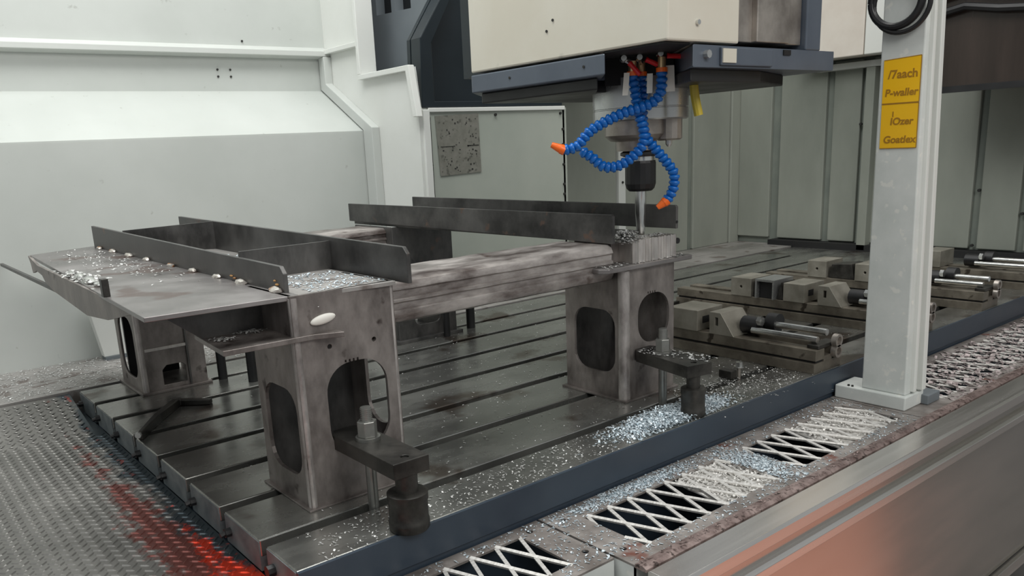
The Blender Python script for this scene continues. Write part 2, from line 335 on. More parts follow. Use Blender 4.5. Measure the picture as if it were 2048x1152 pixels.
# checker plate floor
cp = thing('checker_plate', 'worn grey checker plate with red paint marks at table end', 'floor plate', (-.8, .2, -.065))
bm = NB(); plate(bm, [(-1.2, -.065), (1.382, -.065), (1.382, -.006), (1.14, -.056), (-1.2, -.056)], [], (-1.7, 0, 0), (0, 1, 0), (0, 0, 1), 1.676); obj('sheet', bm, K['checker'], cp)
obj('sheet', B(-.024, -.003, -1.2, 1.384, -.065, -.056), K['checker'], cp)
bm = NB(); p = .0168; c45 = math.cos(PI / 4)
for i in range(-90, 150):
    for j in range(-130, 130):
        x = -.5 + (i * c45 - j * c45) * p; y = .3 + (i * c45 + j * c45) * p
        if not (-1.15 < x < -.012 and -.35 < y < 1.37): continue
        if x > -.03 and y > 1.1: continue
        if (x + .45) * .6 + (y + 1.05) * .75 < .35: continue
        a = PI / 4 if (i + j) % 2 else -PI / 4
        ca, sa = math.cos(a), math.sin(a); L_ = .0108; W_ = .0026; H_ = .0018; z0 = -.056 + max(0, y - 1.14) * .05 / .242
        q = [bm.verts.new((x + u * ca - v * sa, y + u * sa + v * ca, z0 + h)) for u, v, h in ((-L_, 0, 0), (-L_ * .45, -W_, 0), (L_ * .45, -W_, 0), (L_, 0, 0), (L_ * .45, W_, 0), (-L_ * .45, W_, 0), (-L_ * .5, 0, H_), (L_ * .5, 0, H_))]
        for f in ((0, 1, 6), (1, 2, 7, 6), (2, 3, 7), (3, 4, 7), (4, 5, 6, 7), (5, 0, 6)): bm.faces.new([q[k] for k in f])
obj('tread', bm, K['checker'], cp, kind='stuff')
# trough below the gutter
obj_tr = tag(obj('chip_trough', B(-1.6, 3.4, -.235, .0, -.30, -.28), K['void']), 'dark chip trough seen through the gutter mesh openings', 'trough')
tag(obj('machine_bed', B(-.02, 3.4, .0, 1.38, -.9, -.066), K['blue']), 'dark blue machine bed in shadow under the slotted table', 'machine bed')

# ============================================================ GUTTER COVERS
strand_me = {}
def gutter(label, x0, x1, yo, wins, hol, fill=0):
    g = thing('gutter_cover', label, 'gutter cover', ((x0 + x1) / 2, (yo + .01) / 2, -.10), 'gutter covers beside the table')
    bm = NB(); holes = [[(a, b_), (c, b_), (c, d_), (a, d_)] for a, c, b_, d_ in wins] + [circ(hx, hy, .0065) for hx, hy in hol]
    plate(bm, [(x0, yo), (x1, yo), (x1, -.004), (x0, -.004)], holes, (0, 0, -.079), (1, 0, 0), (0, 1, 0), .004); obj('plate', bm, K['gutter'], g)
    obj('skirt', B(x0, x1, yo, yo + .003, -.275, -.079), K['post'], g, label='pale vertical side sheet')
    if x0 > .4: obj('skirt', B(x0, x0 + .003, yo, -.15, -.275, -.079), K['post'], g, label='pale vertical side sheet')
    pit = .0555
    for a, c, b_, d_ in wins:
        ln = d_ - b_; n = int((c - a) / pit) + 2; dx = .052 * ln / .13
        for k in range(-1, n):
            for s in (1, -1):
                xa = a + .012 + k * pit; ya = d_ + .004; xb = xa + s * dx; yb = b_ - .004
                t0, t1 = 0, 1                                        # clip the strand to the opening
                lo, hi = a - .003, c + .003
                d = xb - xa
                if d > 0: t0 = max(t0, (lo - xa) / d); t1 = min(t1, (hi - xa) / d)
                else: t0 = max(t0, (hi - xa) / d); t1 = min(t1, (lo - xa) / d)
                if t1 - t0 < .15: continue
                p0 = Vector((xa + d * t0, ya + (yb - ya) * t0, -.0765)); p1 = Vector((xa + d * t1, ya + (yb - ya) * t1, -.0765))
                L_ = (p1 - p0).length; ang = math.atan2(p1.y - p0.y, p1.x - p0.x)
                if 'm' not in strand_me:
                    sb = B(-.5, .5, -.0033, .0033, -.002, .002); me = bpy.data.meshes.new('mesh_strand'); bmesh.ops.recalc_face_normals(sb, faces=sb.faces); sb.to_mesh(me); sb.free(); me.materials.append(K['mesh']); strand_me['m'] = me
                o = bpy.data.objects.new('mesh_strand', strand_me['m']); C.objects.link(o); o.parent = g
                o.location = (p0 + p1) / 2 - g.location + Vector((0, 0, .0006 * s)); o.rotation_euler = (.25, 0, ang); o.scale = (L_, 1, 1)
    return g
gutter('nearest gutter cover plate, its mesh opening cut by the bottom frame edge', -.70, .474, -.198, [(.12, .41, -.165, -.035)], [(.435, -.03), (.455, -.15)])
gutter('middle gutter cover with two mesh openings before the white post', .480, 1.50, -.2390, [(.545, .955, -.203, -.058), (1.035, 1.465, -.203, -.058)], [(.511, -.037), (.509, -.187)])
gutter('chip-littered gutter cover with one long mesh beyond the white post', 1.504, 3.3, -.2390, [(1.68, 3.0, -.205, -.045)], [])
for (a, c, sl, lab) in ((.80, .965, .02, 'matted pale chips clogging the far end of the first long mesh opening'), (1.22, 1.46, .03, 'matted pale chips clogging the mesh beside the white post foot')):
    bm = NB(); nx, ny = 14, 8; g = {}
    for i in range(nx + 1):
        for j in range(ny + 1):
            x = a + (c - a) * i / nx + (j / ny - .5) * sl; y = -.203 + .145 * j / ny
            g[i, j] = bm.verts.new((x, y, -.0795 + random.uniform(-.003, .0008) - (.004 if i == 0 else 0)))
    for i in range(nx):
        for j in range(ny): bm.faces.new((g[i, j], g[i + 1, j], g[i + 1, j + 1], g[i, j + 1]))
    r = bmesh.ops.extrude_face_region(bm, geom=bm.faces[:]); 
    for v in [e for e in r['geom'] if isinstance(e, bmesh.types.BMVert)]: v.co.z -= .003
    chips(bm, rnd(900, a, c, -.2, -.06), -.078, .0015, .005)
    o = tag(obj('chip_mat', bm, K['mesh']), lab, 'metal chips'); o['kind'] = 'stuff'

# ============================================================ RAIL AND SKIRT
rl = thing('door_rail', 'long brushed stainless sliding door rail along the lower right', 'rail', (1.9, -.30, -.17))
X0, X1 = .478, 3.4
bm = NB(); prism_x(bm, [(-.240, -.078), (-.240, -.071), (-.256, -.069), (-.264, -.073), (-.264, -.078)], X0, X1); obj('rusty_lip', bm, K['railb'], rl, label='rust brown lip caked with swarf')
bm = NB(); prism_x(bm, [(-.267, -.10), (-.267, -.075), (-.270, -.072), (-.322, -.072), (-.326, -.078), (-.326, -.10)], X0, X1); obj('top_track', bm, K['rail'], rl, bevel=.001)
bm = NB(); prism_x(bm, [(-.300, -.10), (-.300, -.122), (-.322, -.122), (-.322, -.10)], X0, X1); obj('web', bm, K['sheet'], rl)
bm = NB(); prism_x(bm, [(-.300, -.122), (-.330, -.122), (-.336, -.128), (-.336, -.146), (-.300, -.146)], X0, X1); obj('lower_track', bm, K['rail'], rl, bevel=.001)
obj('skirt_sheet', B(X0, X1, -.322, -.318, -.56, -.146), K['sheet'], rl, label='large satin stainless skirt sheet')
obj('kick_strip', B(X0, X1, -.335, -.318, -.60, -.565), K['rail'], rl, bevel=.002)

# ============================================================ POST
ps = thing('door_post', 'pale painted upright post standing on the gutter, amber stickers on it', 'post', (1.57, -.12, -.075))
bm = NB(); hexa(bm, [(1.53, -.180, -.04), (1.600, -.180, -.04), (1.600, -.072, -.04), (1.53, -.072, -.04)], [(1.53, -.155, 1.25), (1.578, -.155, 1.25), (1.578, -.064, 1.25), (1.53, -.064, 1.25)]); obj('post_tube', bm, K['post'], ps, bevel=.003)
bm = NB(); hexa(bm, [(1.555, -.190, -.035), (1.568, -.190, -.035), (1.568, -.178, -.035), (1.555, -.178, -.035)], [(1.545, -.165, 1.25), (1.556, -.165, 1.25), (1.556, -.154, 1.25), (1.545, -.154, 1.25)]); obj('side_rib', bm, K['white'], ps, bevel=.002)
bm = NB(); hexa(bm, [(1.585, -.196, -.035), (1.604, -.196, -.035), (1.604, -.178, -.035), (1.585, -.178, -.035)], [(1.565, -.170, 1.25), (1.582, -.170, 1.25), (1.582, -.154, 1.25), (1.565, -.154, 1.25)]); obj('side_rib', bm, K['white'], ps, bevel=.002)
obj('base_block', B(1.515, 1.612, -.188, -.010, -.0745, -.040), K['post'], ps, bevel=.003)
obj('base_bracket', B(1.600, 1.665, -.205, -.165, -.0745, -.050), K['slate'], ps, bevel=.002)
for y_ in (-.052, -.042):
    bm = NB(); cyl(bm, (1.523, y_, -.04), (1.523, y_, -.036), .003, n=8); obj('screw', bm, K['slot'], ps)
def strokes(bm, lines, y0, z0, sc, x):
    """flat ink marks lying on the sticker: 2-D polylines in the (-y, z) plane"""
    for ln in lines:
        for (a, b_), (c, d_) in zip(ln, ln[1:]):
            A = Vector((x, y0 - a * sc, z0 + b_ * sc)); D = Vector((x, y0 - c * sc, z0 + d_ * sc)); t = (D - A).normalized(); n_ = Vector((1, 0, 0)).cross(t) * .00085
            q = [bm.verts.new(v) for v in (A - n_, A + n_, D + n_, D - n_)]; bm.faces.new(q)
def script_text(txt, size, y0, z0, x, parent, slant=.0):
    cu = bpy.data.curves.new('ink', 'FONT'); cu.body = txt; cu.size = size; cu.extrude = .0002; cu.shear = slant; cu.offset = .0006
    t = bpy.data.objects.new('ink', cu); C.objects.link(t); dg = bpy.context.evaluated_depsgraph_get()
    me = bpy.data.meshes.new_from_object(t.evaluated_get(dg)); bpy.data.objects.remove(t)
    me.transform(Matrix(((0, 0, -1, x), (-1, 0, 0, y0), (0, 1, 0, z0), (0, 0, 0, 1)))); me.transform(Matrix.Translation(-wloc(parent)))
    me.materials.clear(); me.materials.append(K['ink']); o = bpy.data.objects.new('lettering', me); C.objects.link(o); o.parent = parent
def px_face(z): return 1.5296
s1 = thing('warning_sticker', 'upper amber sticker with two brown lettered lines on the post', 'sticker', (1.5296, -.116, .652), 'amber stickers on the post')
bm = NB(); plate(bm, [(.0775, .652), (.161, .652), (.160, .752), (.0765, .748)], [], (1.5290, 0, 0), (0, -1, 0), (0, 0, 1), .0008); obj('backing', bm, K['sticker'], s1)
bm = NB(); 
for q in (((.0775, .652), (.161, .652)), ((.161, .652), (.160, .752)), ((.160, .752), (.0765, .748))): strokes(bm, [q], 0, 0, 1, 1.5279)
obj('border', bm, K['ink'], s1)
s2 = thing('warning_sticker', 'lower amber sticker on the post, lettered in brown, below its twin', 'sticker', (1.5296, -.118, .549), 'amber stickers on the post')
bm = NB(); plate(bm, [(.0785, .551), (.162, .551), (.161, .650), (.0775, .650)], [], (1.5290, 0, 0), (0, -1, 0), (0, 0, 1), .0008); obj('backing', bm, K['sticker'], s2)
bm = NB()
for q in (((.0785, .551), (.162, .551)), ((.162, .551), (.161, .650)), ((.161, .650), (.0775, .650))): strokes(bm, [q], 0, 0, 1, 1.5279)
obj('border', bm, K['ink'], s2)
script_text('/7aach', .026, -.088, .707, 1.5279, s1); script_text('P-waller', .0225, -.083, .668, 1.5279, s1, .1)
script_text('I', .016, -.103, .622, 1.5279, s2); script_text('IOzer', .022, -.099, .604, 1.5279, s2, .1); script_text('Goatlex', .0225, -.086, .563, 1.5279, s2, .1)
# cable loop on the post
cb = thing('cable_loop', 'black cable loop hanging over the top of the pale post', 'cable', (1.51, -.105, .81))
for r_, t_, dy, dz in ((.056, .0085, 0, 0), (.062, .0055, -.012, -.008)):
    bm = NB(); pts = [(1.512 - .004 * math.sin(2 * i * PI / 40), -.103 + dy + r_ * math.cos(2 * PI * i / 40), .874 + dz + r_ * math.sin(2 * PI * i / 40)) for i in range(41)]
    tube(bm, pts, t_, 10); obj('cable', bm, K['rubber'], cb, smooth=True)

# ============================================================ MACHINE HEAD AND COLUMN
hd = thing('spindle_head', 'cream milling head box with slate frame hanging over the table', 'milling head', (1.1, .27, .56))
obj('cover', B(.85, 1.075, .0, .605, .780, 1.4), K['cream'], hd, bevel=.004, label='cream sheet metal cover')
for x0, x1, y0 in ((1.078, 1.138, .012), (1.138, 1.258, .0), (1.258, 1.322, .012)):
    obj('way_cover', B(x0, x1, y0, .55, .786, 1.4), K['spindlew'], hd, bevel=.002, label='worn stainless way cover fold')
obj('back_box', B(.90, 1.40, .30, .70, .776, 1.4), K['navy'], hd)
obj('upright', B(1.325, 1.385, .0, .5, .775, 1.4), K['frame'], hd, bevel=.003)
bm = NB(); plate(bm, [(.85, .605), (.85, .16), (.945, .262), (.975, .262), (1.075, .165), (.925, .0), (1.19, .0), (1.446, .0), (1.446, .64), (1.3, .70), (.95, .70)], [], (0, 0, .733), (1, 0, 0), (0, 1, 0), .042)
obj('frame_plate', bm, K['frame'], hd, bevel=.003)
bm = NB(); plate(bm, [(.875, .60), (.875, .205), (.945, .275), (.985, .275), (1.055, .16), (.945, .02), (1.20, .03), (1.40, .10), (1.40, .60)], [], (0, 0, .708), (1, 0, 0), (0, 1, 0), .025)
obj('under_plate', bm, K['black'], hd, bevel=.003)
bm = NB(); plate(bm, [(.855, .165), (.945, .262), (1.05, .16), (.93, .01), (.855, .01)], [], (0, 0, .776), (1, 0, 0), (0, 1, 0), .003); obj('notch_shade_top', bm, K['void'], hd)  # near-black sheet, the shade at the top of the notch
bm = NB(); hexa(bm, [(.958, .262, .72), (1.055, .150, .72), (1.06, .16, .72), (.963, .27, .72)], [(.958, .262, .776), (1.055, .150, .776), (1.06, .16, .776), (.963, .27, .776)]); obj('notch_shade_back', bm, K['void'], hd)  # near-black slab standing in for shade deep in the notch
obj('joint_cover', B(1.01, 1.19, -.006, .0, .737, .772), K['frame'], hd, bevel=.002)
obj('label_plate', B(1.012, 1.056, -.0085, -.006, .742, .769), K['cream'], hd)
bm = NB(); cyl(bm, (.965, .0, .757), (.965, -.010, .757), .008, n=8); obj('frame_bolt', bm, K['spindle'], hd)
obj('socket', B(1.235, 1.262, -.003, .0, .762, .773), K['void'], hd)
for p_, q_ in (((.848, .22, .755), (.852, .22, .755)), ((.848, .46, .756), (.852, .46, .756)), ((.848, .33, .84), (.852, .33, .84)), ((.848, .31, .86), (.852, .31, .86))):
    bm = NB(); cyl(bm, p_, q_, .003, n=8); obj('screw', bm, K['slot'], hd)
bm = NB(); cyl(bm, (.937, .001, .815), (.937, -.006, .815), .005, n=10); obj('screw', bm, K['chrome'], hd)
SX, SY = 1.085, .27
bm = NB(); lathe(bm, SX, SY, [(.736, .110), (.672, .110), (.671, .1085), (.669, .1085), (.668, .110), (.646, .110), (.643, .106), (.643, .05)], 48); obj('spindle_housing', bm, K['spindle'], hd, smooth=True)
bm = NB(); lathe(bm, SX - .008, SY + .006, [(.646, .074), (.612, .074), (.606, .068), (.600, .060), (.598, .048), (.576, .046), (.575, .02)], 40); obj('spindle_nose', bm, K['spindlew'], hd, smooth=True)
bm = NB(); cx, cy = SX + .030, SY - .060
for i in range(1): lathe(bm, cx, cy, [(.645, .030), (.600, .030), (.596, .024), (.596, .01)], 14)
obj('drive_motor_cap', bm, K['spindlew'], hd, smooth=False)
bm = NB(); lathe(bm, cx, cy, [(.598, .008), (.588, .008), (.582, .004)], 10); obj('grease_nipple', bm, K['spindle'], hd)
th = thing('tool_holder', 'black collet tool holder with steel end mill below the spindle', 'tool holder', (SX, SY, .36))
bm = NB(); lathe(bm, SX, SY, [(.5755, .040), (.572, .047), (.566, .047), (.562, .038), (.562, .02)], 32); obj('holder_flange', bm, K['black'], th, smooth=True)
bm = NB(); lathe(bm, SX, SY, [(.562, .033), (.5525, .033), (.5525, .02)], 32); obj('holder_ring', bm, K['chrome'], th, smooth=True)
bm = NB(); lathe(bm, SX, SY, [(.5525, .0350), (.547, .0365), (.499, .0365), (.488, .033), (.482, .027), (.482, .013)], 18); obj('collet_nut', bm, K['black'], th)
bm = NB(); lathe(bm, SX, SY, [(.483, .0135), (.430, .0135), (.395, .0105), (.366, .0085), (.360, .0085)], 20); obj('end_mill', bm, K['chrome'], th, smooth=True, label='bright steel tapered end mill')

sd = thing('machine_saddle', 'dark navy machine casting above the plaque panel, behind the head', 'machine casting', (1.6, 1.6, .75))
bm = NB(); plate(bm, [(1.268, .750), (1.956, .750), (1.956, .85), (2.6, .95), (2.6, 1.6), (1.40, 1.6), (1.40, 1.16), (1.277, .987)], [], (0, 1.495, 0), (1, 0, 0), (0, 0, 1), -.02); obj('body', bm, K['navy'], sd)
bm = NB(); plate(bm, [(1.268, .750), (1.956, .750), (1.956, .9), (2.0, 1.6), (1.40, 1.6), (1.40, 1.16), (1.277, .987)], [[(1.325, .772), (1.88, .772), (1.90, .83), (1.90, 1.5), (1.46, 1.5), (1.45, 1.17), (1.325, .97)]], (0, 1.43, 0), (1, 0, 0), (0, 0, 1), -.062); obj('rim', bm, K['navy'], sd, bevel=.004)
bd = thing('machine_crossbeam', 'grey machine crossbeam with two dark windows behind the stepped bulkhead', 'machine casting', (1.7, 1.8, .90))
bm = NB(); plate(bm, [(1.52, .80), (2.09, .80), (2.09, 1.9), (1.52, 1.9)], [[(1.655, 1.125), (1.765, 1.130), (1.765, 1.6), (1.655, 1.6)], [(1.79, 1.130), (1.90, 1.135), (1.90, 1.6), (1.79, 1.6)]], (1.40, 0, 0), (0, 1, 0), (0, 0, 1), .04); obj('face', bm, K['slate'], bd)
obj('window_backing', B(1.44, 1.46, 1.60, 1.97, 1.1, 1.65), K['glass'], bd)
cl = thing('machine_column', 'cream machine column behind the slate frame beside the post', 'machine column', (3.52, 1.1, .93))
obj('column_box', B(3.50, 3.64, 1.0, 1.34, .935, 2.0), K['cream2'], cl, bevel=.004)
obj('column_box', B(3.50, 3.64, .78, .995, .935, 2.0), K['white'], cl, bevel=.004)
bx = thing('dark_cover', 'dark glossy machine cover, its brown reflection painted in, high behind the post on the right', 'machine cover', (3.2, -.2, .72))
bm = NB(); hexa(bm, [(3.2, -.9, .71), (3.5, -.9, .71), (3.5, .56, .735), (3.2, .56, .735)], [(3.2, -.9, 1.6), (3.5, -.9, 1.6), (3.5, .58, 1.6), (3.2, .58, 1.6)]); obj('body', bm, K['brown'], bx, bevel=.01)
obj('bottom_rail', B(3.185, 3.2, -.9, .55, .72, .745), K['black'], bx)
obj('end_strip', B(3.18, 3.2, .52, .56, .745, 1.6), K['void'], bx)
for z_ in (1.02, 1.08):
    bm = NB(); tube(bm, [(3.17, .55 - .12 * i, z_ + .02 * math.sin(i * 1.7)) for i in range(12)], .016, 8); obj('pipe', bm, K['black'], bx, smooth=True)

# ============================================================ COOLANT LINES
seg_bm = NB(); rings = []
for z, r in ((-.0058, .0075), (-.0052, .0112), (-.0005, .0124), (.0025, .0098), (.0074, .0080)):
    rings.append([seg_bm.verts.new((r * math.cos(2 * PI * i / 12), r * math.sin(2 * PI * i / 12), z)) for i in range(12)])
for a, b in zip(rings, rings[1:]):
    for i in range(12): seg_bm.faces.new((a[i], a[(i + 1) % 12], b[(i + 1) % 12], b[i]))
seg_bm.faces.new(rings[0][::-1]); seg_bm.faces.new(rings[-1]); bmesh.ops.recalc_face_normals(seg_bm, faces=seg_bm.faces)
seg = bpy.data.meshes.new('hose_segment'); seg_bm.to_mesh(seg); seg_bm.free(); seg.materials.append(K['hoseblue'])
for p_ in seg.polygons: p_.use_smooth = True
def catmull(pts, n=12):
    P_ = [Vector(p) for p in pts]; P_ = [P_[0] * 2 - P_[1]] + P_ + [P_[-1] * 2 - P_[-2]]; out = []
    for i in range(1, len(P_) - 2):
        for k in range(n):
            t = k / n; a, b, c, d = P_[i - 1:i + 3]
            out.append(.5 * ((2 * b) + (c - a) * t + (2 * a - 5 * b + 4 * c - d) * t * t + (3 * b - a - 3 * c + d) * t ** 3))
    out.append(P_[-2]); return out
def coolant(label, path, ball, lever, tagq, nozzle=True):
    t = thing('coolant_hose', label, 'coolant hose', path[0], 'blue coolant hoses under the head')
    P_ = catmull(path[:-1] if nozzle else path); d = 0; step = .0125; last = P_[0]
    for a, b in zip(P_, P_[1:]):
        L_ = (b - a).length
        while d <= L_:
            pt = a + (b - a) * (d / L_); o = bpy.data.objects.new('hose_segment', seg); C.objects.link(o); o.parent = t
            o.location = pt - t.location; o.rotation_euler = (b - a).to_track_quat('Z', 'Y').to_euler(); d += step
        d -= L_
    if nozzle:
        a, b = Vector(path[-2]), Vector(path[-1]); dd = (b - a).normalized(); bm = NB(); cyl(bm, a - dd * .002, a + dd * .008, .0108, n=14); cyl(bm, a + dd * .008, b, .0098, .0058, n=14); obj('nozzle', bm, K['orange'], t, smooth=True, label='orange nozzle')
    top = Vector(path[0])
    bm = NB(); cyl(bm, top + Vector((0, 0, .004)), top + Vector((0, 0, .013)), .0120, n=14); obj('collar', bm, K['orange'], t, label='orange collar')
    bm = NB(); cyl(bm, top + Vector((0, 0, .013)), top + Vector((0, 0, .034)), .0085, n=12); obj('valve_body', bm, K['brass'], t)
    bl = Vector(ball); bm = NB(); cyl(bm, bl, bl - Vector((.65, .76, 0)) * .012, .0085, .006, n=12); obj('valve_stem', bm, K['chrome'], t, smooth=True)
    bm = NB(); cyl(bm, bl, top + Vector((0, 0, .030)), .006, n=10); obj('elbow', bm, K['chrome'], t)
    a, b = Vector(lever[0]), Vector(lever[1]); bm = NB(); cyl(bm, a, a + (b - a) * .3, .0058, .0048, n=10); cyl(bm, a + (b - a) * .3, b, .0052, .0050, n=10); obj('valve_lever', bm, K['red'], t, smooth=True, label='red valve lever')
    c = Vector(tagq[0]); r_ = Vector((.787, -.614, 0)); w_, h_ = tagq[1], tagq[2]; n_ = Vector((.65, .76, 0)) * .001; sl = r_ * tagq[3]
    bm = NB(); hexa(bm, [c + sl - r_ * w_ / 2 - Vector((0, 0, h_)), c + sl + r_ * w_ / 2 - Vector((0, 0, h_)), c + sl + r_ * w_ / 2 - Vector((0, 0, h_)) + n_, c + sl - r_ * w_ / 2 - Vector((0, 0, h_)) + n_], [c - r_ * w_ / 2, c + r_ * w_ / 2, c + r_ * w_ / 2 + n_, c - r_ * w_ / 2 + n_])
    obj('card_tag', bm, K['tag'], t, label='small white card tag')
coolant('blue coolant hose curling left to the orange nozzle beside the spindle', [(0.989, 0.128, 0.733), (0.989, 0.128, 0.716), (0.986, 0.13, 0.693), (0.974, 0.141, 0.676), (0.954, 0.158, 0.667), (0.927, 0.181, 0.658), (0.898, 0.206, 0.642), (0.873, 0.227, 0.624), (0.859, 0.239, 0.604), (0.850, 0.247, 0.592), (0.829, 0.264, 0.587), (0.809, 0.282, 0.600)],
        (.986, .131, .774), ((.996, .120, .769), (1.024, .098, .766)), ((1.005, .120, .750), .019, .053, .002))
coolant('blue coolant hose looping back under the others, ending beside the left nozzle', [(0.957, 0.181, 0.730), (0.960, 0.179, 0.715), (0.963, 0.177, 0.69), (0.967, 0.173, 0.657), (0.975, 0.166, 0.621), (0.974, 0.167, 0.591), (0.958, 0.18, 0.567), (0.935, 0.2, 0.548), (0.909, 0.222, 0.547), (0.889, 0.240, 0.569), (0.872, 0.256, 0.584)],
        (.938, .190, .770), ((.944, .178, .760), (.957, .160, .735)), ((.936, .178, .740), .012, .046, -.004), nozzle=False)
coolant('blue coolant hose hanging down right of the tool holder with orange tip', [(0.990, 0.185, 0.730), (0.992, 0.185, 0.715), (0.993, 0.183, 0.684), (0.993, 0.184, 0.646), (0.998, 0.179, 0.606), (1.015, 0.165, 0.578), (1.032, 0.151, 0.551), (1.045, 0.139, 0.524), (1.044, 0.14, 0.49), (1.034, 0.149, 0.465), (1.018, 0.163, 0.45)],
        (.963, .168, .770), ((.970, .155, .765), (.990, .140, .753)), ((.975, .148, .736), .012, .040, -.001))
bm = NB(); tube(bm, catmull([(1.055, .100, .80), (1.056, .100, .744), (1.060, .097, .691), (1.067, .091, .645)], 6), .0095, 10)
tag(obj('drip_hose', bm, K['yellow'], None, smooth=True), 'yellow hose hanging straight down beside the spindle housing', 'hose')

# ============================================================ WORKPIECE (one welded fabrication)
wk = thing('welded_frame', 'large welded steel frame on four box feet, scaled brown grey', 'workpiece', (.6, .7, 0))
def teeth(l, x0, x1, z, n, h, w_):
    """little burnt notches along the top of an arch outline"""
    return l
def foot(x0, x1, y0, y1, h, th, material, winL, winF, winR, nm='leg'):
    """folded box foot: four plates, each with its own opening"""
    bm = NB()
    plate(bm, [(x0, 0), (x1, 0), (x1, h), (x0, h)], winF, (0, y0, 0), (1, 0, 0), (0, 0, 1), -th)                       # front, thickness to +y
    plate(bm, [(y0 + th, 0), (y1, 0), (y1, h), (y0 + th, h)], winL, (x0, 0, 0), (0, 1, 0), (0, 0, 1), th)
    plate(bm, [(y0 + th, 0), (y1, 0), (y1, h), (y0 + th, h)], winR, (x1 - th, 0, 0), (0, 1, 0), (0, 0, 1), th)
    return obj(nm, bm, material, wk, bevel=.002)
def arch(x0, x1, z0, z1, r, notch=True):
    l = rrect(x0, x1, z0, z1, r, 8)
    if notch:                                                       # burnt notches cut into the arch crown
        out = []; m_ = (x0 + x1) / 2; done = False
        for p_ in l:
            out.append(p_)
            if not done and p_[1] > z1 - 1e-6 and p_[0] > m_:
                for k in range(4):
                    cx = m_ + .004 - k * .008; out += [(cx + .002, z1), (cx + .0015, z1 + .005), (cx - .0015, z1 + .005), (cx - .002, z1)]
                done = True
        return out
    return l
# front left foot
fa = foot(.117, .316, .180, .356, .380, .007, K['work'], [rrect(.200, .330, .052, .212, .040)], [arch(.168, .290, .085, .250, .050), circ(.181, .284, .0045), circ(.269, .281, .0045)], [rrect(.200, .292, .10, .262, .042)])
bm = NB(); cyl(bm, (.1235, .1865, 0), (.1235, .1865, .376), .0085, n=16); obj('corner_round', bm, K['workl'], wk, smooth=True)
bm = NB(); cyl(bm, (.312, .186, 0), (.312, .186, .372), .0065, n=12); obj('corner_round', bm, K['workl'], wk, smooth=True)
obj('foot_plate', B(.109, .318, .172, .364, 0, .004), K['work'], wk, bevel=.001)
obj('back_wall', B(.124, .309, .349, .356, .0, .300), K['workd'], wk)  # dark plate added to make the foot interior read dark
# angle shelf under the tray
bm = NB(); plate(bm, [(-.005, .178), (.150, .172), (.196, .150), (.200, .33), (.008, .345)], [], (0, 0, .303), (1, 0, 0), (0, 1, 0), .009); obj('shelf_plate', bm, K['work'], wk, bevel=.001)
bm = NB(); plate(bm, [(.008, .310), (.13, .310), (.13, .376), (-.075, .376)], [], (0, .300, 0), (1, 0, 0), (0, 0, 1), -.007); obj('gusset_web', bm, K['workd'], wk)
bm = NB(); bmesh.ops.create_uvsphere(bm, u_segments=20, v_segments=10, radius=1)
for v in bm.verts: v.co = Vector((.172 + v.co.x * .024, .177 + v.co.y * .006, .334 + v.co.z * .0085 + v.co.x * .003))
obj('weld_lug', bm, K['tag'], wk, smooth=True, label='bright white ground weld end')
for x_, y_ in ((.03, .26), (.085, .285)):
    bm = NB(); chips(bm, gauss(60, x_, y_, .012, .008), .3125, .002, .005); obj('spatter', bm, K['chip'], wk, kind='stuff')
# rear left foot
foot(.122, .296, 1.167, 1.375, .372, .007, K['work'], [rrect(1.205, 1.345, .035, .205, .045)], [[(.176, .018), (.240, .018), (.240, .062), (.228, .072), (.188, .072), (.176, .060)]], [])
bm = NB(); cyl(bm, (.129, 1.174, 0), (.129, 1.174, .370), .009, n=16); obj('corner_round', bm, K['workl'], wk, smooth=True)
obj('side_rib', B(.245, .250, 1.160, 1.168, .01, .26), K['workd'], wk)
obj('side_rib', B(.135, .245, 1.162, 1.168, .118, .126), K['milled'], wk)
obj('foot_plate', B(.113, .305, 1.158, 1.384, 0, .007), K['work'], wk, bevel=.001)
obj('dark_inner_sheet', B(.14, .28, 1.36, 1.37, .008, .33), K['black'], wk)  # black sheet added inside the foot in place of its inner shade
# front right foot (turned a little)
ft = foot(.945, 1.122, .198, .392, .312, .007, K['work'], [rrect(.228, .362, .062, .215, .040)], [arch(.992, 1.104, .130, .248, .048)], [rrect(.31, .375, .09, .20, .03)])
obj('extension', B(.946, 1.12, .385, .392, 0, .26), K['workd'], wk)
bm = NB(); cyl(bm, (.952, .206, 0), (.952, .206, .312), .014, n=18); obj('corner_round', bm, K['workl'], wk, smooth=True)
obj('foot_plate', B(.936, 1.13, .188, .402, 0, .005), K['work'], wk, bevel=.001)
# rear right foot
foot(.915, 1.145, 1.13, 1.36, .375, .007, K['workd'], [rrect(1.17, 1.32, .05, .2, .04)], [rrect(.98, 1.08, .05, .12, .02)], [])
obj('foot_plate', B(.90, 1.16, 1.115, 1.375, 0, .010), K['workd'], wk, bevel=.001)
